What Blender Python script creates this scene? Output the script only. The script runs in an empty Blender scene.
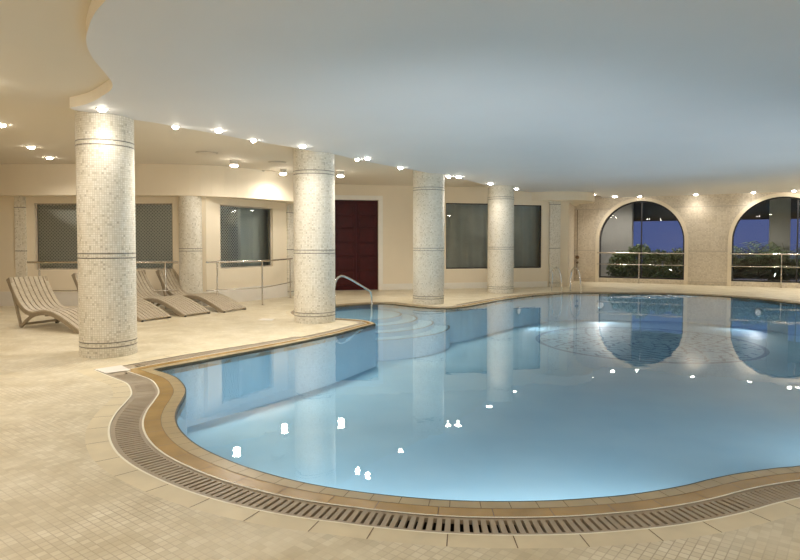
import bpy, bmesh, math, random
from mathutils import Vector, Matrix
from mathutils.geometry import tessellate_polygon

random.seed(7)
PI = math.pi
C = bpy.context.scene.collection
SC = bpy.context.scene
H = 1.5                      # eye height (m); the plan below is laid out in metres

# ------------------------------------------------------------------ camera, world, exposure
FPX, PITCH, SHIFT = 600.0, math.radians(2.0), 17.0
cam_d = bpy.data.cameras.new('camera')
cam = bpy.data.objects.new('camera', cam_d)
C.objects.link(cam)
cam.location = (0, 0, H)
cam.rotation_euler = (PI / 2 - PITCH, 0, 0)
cam_d.sensor_width = 36.0
cam_d.lens = FPX * 36.0 / 800.0
cam_d.shift_y = -SHIFT / 800.0
cam_d.clip_end = 300
SC.camera = cam

world = bpy.data.worlds.new('dusk')
SC.world = world
world.use_nodes = True
wn = world.node_tree.nodes
wn['Background'].inputs[0].default_value = (0.11, 0.16, 0.42, 1)
wn['Background'].inputs[1].default_value = 0.42

SC.view_settings.view_transform = 'Standard'
SC.view_settings.look = 'None'
SC.view_settings.gamma = 1.0
SC.view_settings.exposure = 0.68
SC.view_settings.use_curve_mapping = False
SC.cycles.max_bounces = 10
SC.cycles.diffuse_bounces = 6
SC.cycles.glossy_bounces = 4
SC.cycles.transparent_max_bounces = 12
SC.cycles.caustics_reflective = False
SC.cycles.caustics_refractive = False
SC.cycles.sample_clamp_indirect = 4.0
SC.cycles.use_denoising = True

RIM_W, DOWN_W, WALLWASH_W, UNDER_W, PORCH_W = 74.0, 62.0, 36.0, 80.0, 130.0
LAMP_COL = (1.0, 0.92, 0.81)
RIM_COL = (1.0, 0.93, 0.83)
UNDER_COL = (1.0, 0.97, 0.96)


def P(px, py, z=0.0):
    """ground (or height z) point that the photograph shows at a pixel"""
    t = (280 - SHIFT - py) / FPX
    sx = (px - 400) / FPX
    dy = math.cos(PITCH) + t * math.sin(PITCH)
    dz = -math.sin(PITCH) + t * math.cos(PITCH)
    s = (z - H) / dz
    return Vector((sx * s, dy * s, z))


def hp(*pts):
    return [Vector((x * H, y * H)) for x, y in pts]


# ------------------------------------------------------------------ mesh helpers
def finish(name, me, mat, parent=None, smooth=False):
    o = bpy.data.objects.new(name, me)
    C.objects.link(o)
    if mat:
        me.materials.append(mat)
    if smooth:
        me.polygons.foreach_set('use_smooth', [True] * len(me.polygons))
        try:
            me.set_sharp_from_angle(angle=math.radians(40))
        except Exception:
            pass
    if parent:
        o.parent = parent
    return o


def merge(b, o, mat):
    """add the faces of b to the mesh of o in a second material"""
    bm = bmesh.new()
    bm.from_mesh(o.data)
    vs = [bm.verts.new(p) for p in b.v]
    for f in b.f:
        bm.faces.new([vs[i] for i in f]).material_index = 1
    bm.to_mesh(o.data)
    bm.free()
    o.data.materials.append(mat)


class MB:
    def __init__(self):
        self.v, self.f, self.uv = [], [], []

    def face(self, idx, uv=None):
        self.f.append(tuple(idx))
        self.uv.append(uv)

    def quad(self, a, b, c, d, uv=None):
        n = len(self.v)
        self.v += [tuple(a), tuple(b), tuple(c), tuple(d)]
        self.face((n, n + 1, n + 2, n + 3), uv)

    def box(self, x0, x1, y0, y1, z0, z1, M=None):
        n = len(self.v)
        vs = [Vector(p) for p in ((x0, y0, z0), (x1, y0, z0), (x1, y1, z0), (x0, y1, z0),
                                  (x0, y0, z1), (x1, y0, z1), (x1, y1, z1), (x0, y1, z1))]
        if M:
            vs = [M @ p for p in vs]
        self.v += [tuple(p) for p in vs]
        for q in ((0, 3, 2, 1), (4, 5, 6, 7), (0, 1, 5, 4), (1, 2, 6, 5), (2, 3, 7, 6), (3, 0, 4, 7)):
            self.face([n + k for k in q])

    def bevbox(self, x0, x1, y0, y1, z0, z1, b=0.006, M=None):
        bm = bmesh.new()
        bmesh.ops.create_cube(bm, size=1)
        for p in bm.verts:
            p.co = Vector(((x0 + x1) / 2 + p.co.x * (x1 - x0), (y0 + y1) / 2 + p.co.y * (y1 - y0), (z0 + z1) / 2 + p.co.z * (z1 - z0)))
        bmesh.ops.bevel(bm, geom=bm.edges[:], offset=b, segments=2, affect='EDGES', profile=0.6)
        n = len(self.v)
        bm.verts.index_update()
        for p in bm.verts:
            self.v.append(tuple(M @ p.co if M else p.co))
        for q in bm.faces:
            self.face([n + w.index for w in q.verts])
        bm.free()

    def tube(self, pts, r, seg=10, cap=True):
        pts = [Vector(p) for p in pts]
        rs = r if isinstance(r, (list, tuple)) else [r] * len(pts)
        n0 = len(self.v)
        up = None
        for i, p in enumerate(pts):
            a = pts[max(0, i - 1)]
            b = pts[min(len(pts) - 1, i + 1)]
            t = (b - a).normalized()
            if up is None:
                up = Vector((0, 0, 1)) if abs(t.z) < 0.9 else Vector((1, 0, 0))
            s = t.cross(up).normalized()
            up = s.cross(t).normalized()
            for k in range(seg):
                an = 2 * PI * k / seg
                self.v.append(tuple(p + (s * math.cos(an) + up * math.sin(an)) * rs[i]))
        for i in range(len(pts) - 1):
            for k in range(seg):
                a = n0 + i * seg + k
                b = n0 + i * seg + (k + 1) % seg
                self.face((a, b, b + seg, a + seg))
        if cap:
            self.face([n0 + k for k in range(seg)][::-1])
            self.face([n0 + (len(pts) - 1) * seg + k for k in range(seg)])

    def lathe(self, prof, seg=32, M=None, closed=False, uvr=None):
        """prof: (r, z) list"""
        n0 = len(self.v)
        for r, z in prof:
            for k in range(seg):
                an = 2 * PI * k / seg
                p = Vector((r * math.cos(an), r * math.sin(an), z))
                self.v.append(tuple(M @ p if M else p))
        for i in range(len(prof) - 1):
            for k in range(seg):
                a = n0 + i * seg + k
                b = n0 + i * seg + (k + 1) % seg
                uv = None
                if uvr:
                    u0, u1 = 2 * PI * k / seg * uvr, 2 * PI * (k + 1) / seg * uvr
                    z0, z1 = prof[i][1], prof[i + 1][1]
                    uv = [(u0, z0), (u1, z0), (u1, z1), (u0, z1)]
                self.face((a, b, b + seg, a + seg), uv)
        self.face([n0 + k for k in range(seg)][::-1])
        self.face([n0 + (len(prof) - 1) * seg + k for k in range(seg)])

    def poly(self, loops, z, flip=False):
        """flat polygon (first loop outer, rest holes) at height z, uv = plan metres"""
        ls = [[Vector((p[0], p[1], 0)) for p in l] for l in loops]
        tris = tessellate_polygon(ls)
        flat = [p for l in ls for p in l]
        n = len(self.v)
        self.v += [(p.x, p.y, z) for p in flat]
        for t in tris:
            a, b, c = [flat[i] for i in t]
            if (b - a).cross(c - a).length < 1e-9:
                continue
            if ((b - a).cross(c - a).z > 0) == flip:
                t = (t[0], t[2], t[1])
            self.face([n + i for i in t], [(flat[i].x, flat[i].y) for i in t])

    def wallstrip(self, loop, z0, z1, closed=True, inward=False):
        m = len(loop)
        s = 0
        for i in range(m if closed else m - 1):
            a, b = loop[i], loop[(i + 1) % m]
            L = (Vector(b) - Vector(a)).length
            q = [(a[0], a[1], z0), (b[0], b[1], z0), (b[0], b[1], z1), (a[0], a[1], z1)]
            uv = [(s, z0), (s + L, z0), (s + L, z1), (s, z1)]
            if inward:
                q, uv = q[::-1], uv[::-1]
            self.quad(*q, uv=uv)
            s += L

    def build(self, name, mat, parent=None, smooth=False, weld=False):
        me = bpy.data.meshes.new(name)
        me.from_pydata(self.v, [], self.f)
        if any(u for u in self.uv):
            lay = me.uv_layers.new(name='UVMap')
            i = 0
            for poly, u in zip(me.polygons, self.uv):
                for k in range(poly.loop_total):
                    if u:
                        lay.data[poly.loop_start + k].uv = u[k]
        if weld:
            bm = bmesh.new()
            bm.from_mesh(me)
            bmesh.ops.remove_doubles(bm, verts=bm.verts, dist=1e-4)
            bm.to_mesh(me)
            bm.free()
        me.update()
        return finish(name, me, mat, parent, smooth)


def tag(o, label=None, cat=None, group=None, kind=None):
    if label:
        o['label'] = label
    if cat:
        o['category'] = cat
    if group:
        o['group'] = group
    if kind:
        o['kind'] = kind
    return o


def thing(name, label, cat, loc=(0, 0, 0), rz=0.0, group=None):
    o = bpy.data.objects.new(name, None)
    o.empty_display_size = 0.1
    C.objects.link(o)
    o.location = loc
    o.rotation_euler = (0, 0, rz)
    return tag(o, label, cat, group)


def struct(o, label, cat):
    return tag(o, label, cat, kind='structure')


def dup(root, loc=None, rz=None, label=None, scale=None):
    r = root.copy()
    C.objects.link(r)
    if loc is not None:
        r.location = loc
    if rz is not None:
        r.rotation_euler = (0, 0, rz)
    if scale is not None:
        r.scale = scale
    if label:
        r['label'] = label
    for ch in list(root.children):
        c = ch.copy()
        C.objects.link(c)
        c.parent = r
        for g in ch.children:
            d = g.copy()
            C.objects.link(d)
            d.parent = c
    return r


# ------------------------------------------------------------------ materials
def newmat(name):
    m = bpy.data.materials.new(name)
    m.use_nodes = True
    nt = m.node_tree
    b = nt.nodes['Principled BSDF']
    return m, nt, b


def N(nt, typ, **kw):
    n = nt.nodes.new(typ)
    for k, v in kw.items():
        setattr(n, k, v)
    return n


def mth(nt, op, a, b=None, c=None):
    n = nt.nodes.new('ShaderNodeMath')
    n.operation = op
    for i, x in enumerate((a, b, c)):
        if x is None:
            continue
        if isinstance(x, (int, float)):
            n.inputs[i].default_value = x
        else:
            nt.links.new(x, n.inputs[i])
    return n.outputs[0]


def ramp(nt, fac, stops, interp='LINEAR'):
    r = nt.nodes.new('ShaderNodeValToRGB')
    r.color_ramp.interpolation = interp
    els = r.color_ramp.elements
    while len(els) < len(stops):
        els.new(0.5)
    for e, (p, c) in zip(els, stops):
        e.position = p
        e.color = (*c, 1)
    nt.links.new(fac, r.inputs[0])
    return r.outputs[0]


def mixc(nt, fac, a, b, mode='MIX'):
    n = nt.nodes.new('ShaderNodeMix')
    n.data_type = 'RGBA'
    n.blend_type = mode
    for s, x in ((n.inputs[0], fac), (n.inputs[6], a), (n.inputs[7], b)):
        if isinstance(x, (int, float)):
            s.default_value = x
        elif isinstance(x, tuple):
            s.default_value = (*x, 1)
        else:
            nt.links.new(x, s)
    return n.outputs[2]


def plain(name, col, rough=0.5, metal=0.0, noise=0.0, nscale=6.0, spec=0.5, bump=0.0):
    m, nt, b = newmat(name)
    b.inputs['Base Color'].default_value = (*col, 1)
    b.inputs['Roughness'].default_value = rough
    b.inputs['Metallic'].default_value = metal
    b.inputs['Specular IOR Level'].default_value = spec
    if noise or bump:
        tc = N(nt, 'ShaderNodeTexCoord')
        no = N(nt, 'ShaderNodeTexNoise')
        no.inputs['Scale'].default_value = nscale
        no.inputs['Detail'].default_value = 4
        nt.links.new(tc.outputs['Object'], no.inputs['Vector'])
        if noise:
            dark = tuple(c * (1 - noise) for c in col)
            lite = tuple(min(1, c * (1 + noise * 0.6)) for c in col)
            nt.links.new(ramp(nt, no.outputs['Fac'], [(0.3, dark), (0.7, lite)]), b.inputs['Base Color'])
        if bump:
            bp = N(nt, 'ShaderNodeBump')
            bp.inputs['Strength'].default_value = bump
            bp.inputs['Distance'].default_value = 0.01
            nt.links.new(no.outputs['Fac'], bp.inputs['Height'])
            nt.links.new(bp.outputs[0], b.inputs['Normal'])
    return m


def mosaic(name, tile, stops, grout, gw=0.1, rough=0.4, rot=0.0, cloud=None, gvar=False, spec=0.4, bump=0.25, coord='UV'):
    """small square tiles, each with its own tone, in the surface's own metres"""
    m, nt, b = newmat(name)
    b.inputs['Specular IOR Level'].default_value = spec
    tc = N(nt, 'ShaderNodeTexCoord')
    mp = N(nt, 'ShaderNodeMapping')
    mp.inputs['Rotation'].default_value = (0, 0, rot)
    mp.inputs['Scale'].default_value = (1 / tile, 1 / tile, 1 / tile)
    nt.links.new(tc.outputs[coord], mp.inputs['Vector'])
    sep = N(nt, 'ShaderNodeSeparateXYZ')
    nt.links.new(mp.outputs[0], sep.inputs[0])
    fx, fy = mth(nt, 'FLOOR', sep.outputs[0]), mth(nt, 'FLOOR', sep.outputs[1])
    gx, gy = mth(nt, 'FRACT', sep.outputs[0]), mth(nt, 'FRACT', sep.outputs[1])
    cmb = N(nt, 'ShaderNodeCombineXYZ')
    nt.links.new(fx, cmb.inputs[0])
    nt.links.new(fy, cmb.inputs[1])
    wh = N(nt, 'ShaderNodeTexWhiteNoise', noise_dimensions='2D')
    nt.links.new(cmb.outputs[0], wh.inputs['Vector'])
    col = ramp(nt, wh.outputs['Value'], stops)
    ex = mth(nt, 'MINIMUM', gx, mth(nt, 'SUBTRACT', 1.0, gx))
    ey = mth(nt, 'MINIMUM', gy, mth(nt, 'SUBTRACT', 1.0, gy))
    e = mth(nt, 'MINIMUM', ex, ey)
    msk = N(nt, 'ShaderNodeMapRange')
    nt.links.new(e, msk.inputs['Value'])
    msk.inputs['From Min'].default_value = gw * 0.35
    msk.inputs['From Max'].default_value = gw
    if cloud:
        no = N(nt, 'ShaderNodeTexNoise')
        no.inputs['Scale'].default_value = cloud[0]
        no.inputs['Detail'].default_value = 5
        no.inputs['Roughness'].default_value = 0.6
        nt.links.new(tc.outputs[coord], no.inputs['Vector'])
        tint = ramp(nt, no.outputs['Fac'], [(0.3, cloud[1]), (0.7, cloud[2])])
        col = mixc(nt, 1.0, col, tint, 'MULTIPLY')
    g = msk.outputs[0]
    if gvar:
        no2 = N(nt, 'ShaderNodeTexNoise')
        no2.inputs['Scale'].default_value = 1.1
        no2.inputs['Detail'].default_value = 3
        nt.links.new(tc.outputs[coord], no2.inputs['Vector'])
        vis = N(nt, 'ShaderNodeMapRange')
        nt.links.new(no2.outputs['Fac'], vis.inputs['Value'])
        vis.inputs['From Min'].default_value = 0.40
        vis.inputs['From Max'].default_value = 0.66
        vis.inputs['To Min'].default_value = 0.12
        vis.inputs['To Max'].default_value = 0.95
        g = mth(nt, 'SUBTRACT', 1.0, mth(nt, 'MULTIPLY', mth(nt, 'SUBTRACT', 1.0, g), vis.outputs[0]))
    nt.links.new(mixc(nt, g, grout, col), b.inputs['Base Color'])
    rr = mth(nt, 'ADD', mth(nt, 'MULTIPLY', wh.outputs['Value'], 0.12), rough)
    nt.links.new(rr, b.inputs['Roughness'])
    bp = N(nt, 'ShaderNodeBump')
    bp.inputs['Strength'].default_value = bump
    bp.inputs['Distance'].default_value = 0.002
    nt.links.new(g, bp.inputs['Height'])
    nt.links.new(bp.outputs[0], b.inputs['Normal'])
    return m


M = {}
M['column'] = mosaic('column_mosaic', 0.0285,
                     [(0.0, (0.52, 0.48, 0.39)), (0.08, (0.64, 0.60, 0.49)), (0.2, (0.74, 0.70, 0.60)), (0.6, (0.79, 0.75, 0.66)), (1.0, (0.85, 0.82, 0.74))],
                     (0.58, 0.53, 0.44), gw=0.13, cloud=(2.2, (0.93, 0.92, 0.88), (1.0, 1.0, 1.0)))
M['floor'] = mosaic('floor_mosaic', 0.046,
                    [(0.0, (0.63, 0.56, 0.41)), (0.3, (0.68, 0.61, 0.46)), (0.7, (0.72, 0.65, 0.50)), (1.0, (0.77, 0.71, 0.57))],
                    (0.40, 0.32, 0.21), gw=0.08, rough=0.32, rot=math.radians(38),
                    cloud=(2.6, (0.76, 0.72, 0.62), (1.0, 1.0, 1.0)), gvar=True, spec=0.45)
M['wall_stone'] = mosaic('limestone_mosaic', 0.045,
                         [(0.0, (0.59, 0.52, 0.42)), (0.3, (0.67, 0.60, 0.49)), (1.0, (0.75, 0.68, 0.57))],
                         (0.52, 0.44, 0.33), gw=0.08, cloud=(1.5, (0.92, 0.90, 0.86), (1, 1, 1)))
M['pool_tile'] = None
M['wall'] = plain('cream_plaster', (0.78, 0.69, 0.54), 0.75, noise=0.03, nscale=1.2)
M['white'] = plain('white_paint', (0.80, 0.77, 0.70), 0.5, noise=0.02)
M['base_pale'] = plain('pale_marble', (0.76, 0.72, 0.66), 0.35, noise=0.06, nscale=3)
M['ceiling'] = plain('cream_ceiling', (0.70, 0.64, 0.54), 0.8, noise=0.03, nscale=0.5)
M['soffit'] = plain('soffit_paint', (0.70, 0.70, 0.71), 0.62, noise=0.03, nscale=0.5, spec=0.25)
M['fascia'] = plain('soffit_edge', (0.84, 0.77, 0.64), 0.6, noise=0.02)
M['stone_ring'] = plain('beige_stone', (0.66, 0.57, 0.39), 0.42, noise=0.10, nscale=4)
M['band_in'] = plain('sand_glazed_tile', (0.46, 0.36, 0.20), 0.28, noise=0.14, nscale=5)
M['band_out'] = plain('amber_glazed_tile', (0.41, 0.26, 0.09), 0.25, noise=0.2, nscale=4)
M['white_edge'] = plain('white_edging', (0.85, 0.80, 0.66), 0.4)
M['grate'] = plain('taupe_plastic', (0.36, 0.29, 0.205), 0.45, noise=0.08, nscale=9)
M['dark'] = plain('channel_dark', (0.035, 0.028, 0.02), 0.7)
M['joint'] = plain('joint_brown', (0.15, 0.10, 0.055), 0.7)
M['accent'] = plain('dark_accent_tile', (0.13, 0.115, 0.095), 0.35, noise=0.4, nscale=40)
M['lip'] = plain('navy_lip_tile', (0.022, 0.045, 0.06), 0.3)
M['steel'] = plain('brushed_steel', (0.62, 0.58, 0.52), 0.24, metal=1.0)
M['chrome'] = plain('polished_steel', (0.78, 0.77, 0.75), 0.12, metal=1.0)
M['wood'] = plain('taupe_wood', (0.47, 0.40, 0.30), 0.5, noise=0.12, nscale=11)
M['wood_side'] = plain('taupe_wood_frame', (0.33, 0.27, 0.19), 0.55, noise=0.12, nscale=11)
M['rubber'] = plain('black_rubber', (0.02, 0.02, 0.02), 0.6)
M['door'] = plain('oxblood_wood', (0.050, 0.003, 0.0035), 0.45, noise=0.25, nscale=5, spec=0.25)
M['frame_dark'] = plain('dark_aluminium', (0.02, 0.02, 0.022), 0.4)
M['lattice'] = plain('white_lattice', (0.85, 0.85, 0.80), 0.5)
M['curtain'] = plain('grey_curtain', (0.60, 0.60, 0.53), 0.8, noise=0.1, nscale=2)
M['curtain_lite'] = plain('pale_blind', (0.72, 0.78, 0.74), 0.7)
M['backing'] = plain('dark_backing', (0.36, 0.42, 0.39), 0.8)
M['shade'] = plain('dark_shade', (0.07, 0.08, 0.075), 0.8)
M['pillar_grey'] = plain('grey_render', (0.33, 0.325, 0.31), 0.8, noise=0.05, nscale=3)
M['leaf'] = plain('leaf_green', (0.10, 0.15, 0.06), 0.5, noise=0.5, nscale=3)
M['leaf_b'] = plain('palm_green', (0.18, 0.27, 0.13), 0.45, noise=0.5, nscale=3)
M['bark'] = plain('bark', (0.10, 0.07, 0.045), 0.8)
M['soil'] = plain('soil', (0.04, 0.032, 0.022), 0.9, noise=0.3)
M['lamp_trim'] = plain('lamp_trim', (0.75, 0.72, 0.66), 0.4)
M['vent'] = plain('vent_grey', (0.50, 0.44, 0.36), 0.5)
M['brass'] = plain('aged_bronze', (0.14, 0.09, 0.05), 0.4, metal=0.6)
M['foam'] = plain('foam', (0.75, 0.85, 0.9), 0.3, noise=0.1)


def emat(name, col, s):
    m = bpy.data.materials.new(name)
    m.use_nodes = True
    nt = m.node_tree
    nt.nodes.remove(nt.nodes['Principled BSDF'])
    e = nt.nodes.new('ShaderNodeEmission')
    e.inputs[0].default_value = (*col, 1)
    e.inputs[1].default_value = s
    nt.links.new(e.outputs[0], nt.nodes['Material Output'].inputs[0])
    return m


M['bulb'] = emat('lamp_glow', (1.0, 0.93, 0.82), 45.0)
M['bulb_pool'] = emat('pool_lamp_glow', (0.86, 0.95, 1.0), 0.45)


def glassmat(name, tint, gl=(1, 1, 1), ior=1.5, bump=None, rough=0.0, absorb=None):
    m = bpy.data.materials.new(name)
    m.use_nodes = True
    nt = m.node_tree
    nt.nodes.remove(nt.nodes['Principled BSDF'])
    fr = N(nt, 'ShaderNodeFresnel')
    fr.inputs[0].default_value = ior
    tr = N(nt, 'ShaderNodeBsdfTransparent')
    tr.inputs[0].default_value = (*tint, 1)
    g = N(nt, 'ShaderNodeBsdfGlossy')
    g.inputs['Color'].default_value = (*gl, 1)
    g.inputs['Roughness'].default_value = rough
    mx = N(nt, 'ShaderNodeMixShader')
    nt.links.new(fr.outputs[0], mx.inputs[0])
    nt.links.new(tr.outputs[0], mx.inputs[1])
    nt.links.new(g.outputs[0], mx.inputs[2])
    nt.links.new(mx.outputs[0], nt.nodes['Material Output'].inputs[0])
    if bump:
        tc = N(nt, 'ShaderNodeTexCoord')
        no = N(nt, 'ShaderNodeTexNoise')
        no.inputs['Scale'].default_value = bump[0]
        no.inputs['Detail'].default_value = 2.5
        nt.links.new(tc.outputs['Object'], no.inputs['Vector'])
        bp = N(nt, 'ShaderNodeBump')
        bp.inputs['Strength'].default_value = bump[1]
        bp.inputs['Distance'].default_value = bump[2]
        nt.links.new(no.outputs['Fac'], bp.inputs['Height'])
        for s in (fr, g):
            nt.links.new(bp.outputs[0], s.inputs['Normal'])
    return m


M['glass'] = glassmat('window_glass', (0.86, 0.88, 0.86), ior=1.5)
M['water'] = glassmat('pool_water', (0.88, 0.96, 0.99), ior=1.36, bump=(2.2, 0.10, 0.012))

# ------------------------------------------------------------------ plan curves
def catmull(pts, step=0.05, closed=False, sharp=()):
    """dense curve through 2-D points; indices in `sharp` stay corners"""
    pts = [Vector((p[0], p[1])) for p in pts]
    n = len(pts)
    out = []
    for i in range(n if closed else n - 1):
        p1, p2 = pts[i], pts[(i + 1) % n]
        p0 = pts[i - 1] if (closed or i > 0) else p1 * 2 - p2
        p3 = pts[(i + 2) % n] if (closed or i + 2 < n) else p2 * 2 - p1
        if i in sharp:
            p0 = p1 * 2 - p2
        if (i + 1) % n in sharp:
            p3 = p2 * 2 - p1
        L = (p2 - p1).length
        a0, a1, a2 = max((p1 - p0).length, 1e-6) ** 0.5, L ** 0.5, max((p3 - p2).length, 1e-6) ** 0.5
        m1 = (p2 - p0 * (a1 * a1) / (a0 * a0) + p1 * ((a1 * a1) / (a0 * a0) - 1)) / 1.0
        # centripetal tangents
        t1 = ((p1 - p0) / a0 - (p2 - p0) / (a0 + a1) + (p2 - p1) / a1) * a1
        t2 = ((p2 - p1) / a1 - (p3 - p1) / (a1 + a2) + (p3 - p2) / a2) * a1
        k = max(2, int(L / step))
        for j in range(k):
            t = j / k
            h00, h10 = 2 * t**3 - 3 * t**2 + 1, t**3 - 2 * t**2 + t
            h01, h11 = -2 * t**3 + 3 * t**2, t**3 - t**2
            out.append(p1 * h00 + t1 * h10 + p2 * h01 + t2 * h11)
    if not closed:
        out.append(pts[-1])
    return out


def area(l):
    return sum(l[i - 1].x * l[i].y - l[i].x * l[i - 1].y for i in range(len(l))) / 2


def seg_dist(p, loop):
    best = 1e9
    for i in range(len(loop)):
        a, b = loop[i - 1], loop[i]
        if abs(a.x - p.x) > 1.2 or abs(a.y - p.y) > 1.2:
            continue
        ab = b - a
        t = max(0, min(1, (p - a).dot(ab) / max(ab.length_squared, 1e-12)))
        d = (a + ab * t - p).length_squared
        best = min(best, d)
    return math.sqrt(best)


def widen(p):
    """the edging is a little wider round the left curve and narrower in the far nook"""
    if p.y > 9.3 and p.x < 1.6:
        return 0.72
    f = min(1.0, max(0.0, (-0.2 - p.x) / 1.4))
    return 1.0 + 0.26 * f * min(1.0, max(0.0, (8.9 - p.y) / 1.2))


def offset(loop, d):
    """outward offset of a counter-clockwise loop; (point, source index) pairs kept only where they stay at distance d"""
    n = len(loop)
    res = []
    for i in range(n):
        a, b, c = loop[i - 1], loop[i], loop[(i + 1) % n]
        e1, e2 = (b - a).normalized(), (c - b).normalized()
        n1, n2 = Vector((e1.y, -e1.x)), Vector((e2.y, -e2.x))
        nn = (n1 + n2).normalized()
        dk = d * widen(b)
        p = b + nn * dk / max(0.55, nn.dot(n1))
        if seg_dist(p, loop) > dk * 0.975:
            res.append((p, i))
    return res


def pts(lst, z=0.0):
    return [P(x, y, z).xy for x, y in lst]


WZ = -0.018
water_px = [(154.3, 369.3), (222, 356.5), (290, 343.6), (336, 333.8), (360, 327.6), (375.5, 323.4),
            (367, 320.6), (352, 319.0), (336, 318.0), (320, 316.6), (307, 314.3), (304.5, 311.2), (314, 308.4), (336, 306.0), (358, 304.2), (384, 303.2),
            (405, 305.2), (425, 307.2), (445, 308.0), (463, 306.8), (485, 303.0), (512, 298.2), (545, 294.4), (575, 292.9),
            (600, 292.9), (640, 293.4), (684, 294.3), (728, 296.4), (765, 299.4), (800, 303.4)]
w1 = pts(water_px)
w2 = hp((7.5, 9.1), (8.0, 7.4), (7.2, 5.6), (5.6, 4.2), (3.6, 3.45), (2.6, 3.1))
near_px = [(800, 465.7), (777.5, 467.8), (740, 473), (710, 479), (687.5, 484.6), (657.5, 490.3), (624, 495), (590, 498), (552, 500.4),
           (500, 501.3), (460, 500.6), (420, 498.2), (366, 492.6), (320, 485.6), (285, 478), (250, 468), (225, 458.5), (202, 447.5),
           (188.5, 438), (179.5, 428), (176, 418), (178, 408), (183, 399), (186.3, 391), (183.5, 384), (175, 376.5)]
w3 = pts(near_px)
keyp = w1 + w2 + w3
pool = catmull(keyp, 0.05, True, sharp=(0, 5))
if area(pool) < 0:
    pool.reverse()
D1, D2, D3, D4 = 0.095, 0.20, 0.40, 0.535
O1, O2, O3, O4 = [offset(pool, d) for d in (D1, D2, D3, D4)]
loops = [[p for p, _ in o] for o in (O1, O2, O3, O4)]

# ------------------------------------------------------------------ floor, coping
XL, XR, YB, YF = -13.5, 17.0, -3.5, 24.5
wallA, wallB = Vector((4.45, 15.33)) * H, Vector((10.2, 12.15)) * H      # the wall of arches
U = (wallB - wallA).normalized()
NRM = Vector((U.y, -U.x))                                                 # towards the pool
mb = MB()
mb.poly([[Vector((XL, YB)), Vector((XR, YB)), Vector((XR, YF)), Vector((XL, YF))], loops[3]], 0.0)
struct(mb.build('floor', M['floor']), 'pale travertine mosaic floor around the pool', 'floor')


def ring(name, outer, inner, z, mat, zb=-0.10):
    b = MB()
    b.poly([outer, inner], z)
    b.wallstrip(inner, zb, z, inward=True)
    return b.build(name, mat)


def joints(b, src_in, d0, d1, every, z, w, phase=0.0):
    """grout joints across a band, radiating from the pool outline"""
    s, nxt = 0.0, phase
    n = len(pool)
    for i in range(n):
        a, p, c = pool[i - 1], pool[i], pool[(i + 1) % n]
        s += (p - a).length
        if s < nxt:
            continue
        nxt += every
        t = (c - a).normalized()
        nn = Vector((t.y, -t.x))
        k = widen(p)
        q = p + nn * d1 * k
        if seg_dist(q, pool) < d1 * k * 0.97:
            continue
        q0 = p + nn * d0 * k
        b.quad(*[(v.x, v.y, z) for v in (q0 - t * w, q - t * w, q + t * w, q0 + t * w)])


cop = thing('pool_coping', 'sand and amber glazed tile coping running round the pool edge', 'coping')
o = ring('inner_tile_band', loops[0], pool, 0.0, M['band_in']); o.parent = cop
o = ring('outer_tile_band', loops[1], loops[0], 0.0, M['band_out']); o.parent = cop
b = MB()
joints(b, O1, 0.0, D1, 0.155, 0.0012, 0.0022)
joints(b, O1, D1, D2, 0.31, 0.0012, 0.0028, 0.07)
n = len(loops[0])
for i in range(n):
    a, c = loops[0][i - 1], loops[0][i]
    if (c - a).length > 0.3:
        continue
    t = (c - a).normalized()
    nn = Vector((t.y, -t.x)) * 0.0022
    b.quad(*[(v.x, v.y, 0.0010) for v in (a - nn, c - nn, c + nn, a + nn)])
b.build('tile_joints', M['joint'], cop)
b = MB()
b.poly([[p for p, _ in offset(pool, 0.009)], pool], 0.0015)
b.build('edge_line', M['lip'], cop)
b = MB()
b.wallstrip(pool, -0.04, 0.0, inward=True)
b.v = [(x, y, z - 0.0005) for x, y, z in b.v]
lip = b.build('waterline_lip', M['lip'], cop)

stone = ring('stone_border', loops[3], [p for p, _ in offset(pool, D3 + 0.006)], 0.0, M['stone_ring'])
tag(stone, 'beige stone slab border outside the pool drain grate', 'stone border')
b = MB()
joints(b, O4, D3 + 0.006, D4, 0.31, 0.0012, 0.003, 0.12)
merge(b, stone, M['joint'])

drain = thing('overflow_drain', 'taupe slatted overflow drain channel curving round the pool', 'drain')
b = MB()
b.poly([loops[2], loops[1]], -0.085)
b.wallstrip(loops[2], -0.085, -0.002, inward=True)
b.wallstrip(loops[1], -0.085, -0.002)
b.build('channel', M['dark'], drain)
b = MB()
s, nxt = 0.0, 0.0
n = len(pool)
for i in range(n):
    a, p, c = pool[i - 1], pool[i], pool[(i + 1) % n]
    seg = (p - a).length
    k = 0
    while nxt <= s + seg:
        f = (nxt - s) / max(seg, 1e-6)
        q = a.lerp(p, f)
        t = (p - a).normalized()
        tn = (c - p).normalized()
        t = t.lerp(tn, f * 0.5).normalized()
        nn = Vector((t.y, -t.x))
        nxt += 0.043
        wk = widen(q)
        if seg_dist(q + nn * (D3 - 0.005) * wk, pool) < (D3 - 0.005) * wk * 0.97:
            continue
        q0, q1 = q + nn * (D2 * wk + 0.004), q + nn * (D3 * wk - 0.004)
        ww = 0.0135
        qs = [q0 - t * ww, q1 - t * ww * 1.15, q1 + t * ww * 1.15, q0 + t * ww]
        m0 = len(b.v)
        b.v += [(v.x, v.y, -0.03) for v in qs] + [(v.x, v.y, -0.004) for v in qs]
        for fc in ((4, 5, 6, 7), (0, 4, 7, 3), (1, 2, 6, 5), (0, 1, 5, 4), (2, 3, 7, 6)):
            b.face([m0 + j for j in fc])
    s += seg
b.build('grate_slats', M['grate'], drain)
oa, ob = [p for p, _ in offset(pool, D2 + 0.03)], [p for p, _ in offset(pool, D3 - 0.03)]
b = MB()
b.poly([oa, loops[1]], -0.0045)
b.poly([loops[2], ob], -0.0045)
b.wallstrip(oa, -0.03, -0.0045)
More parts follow.
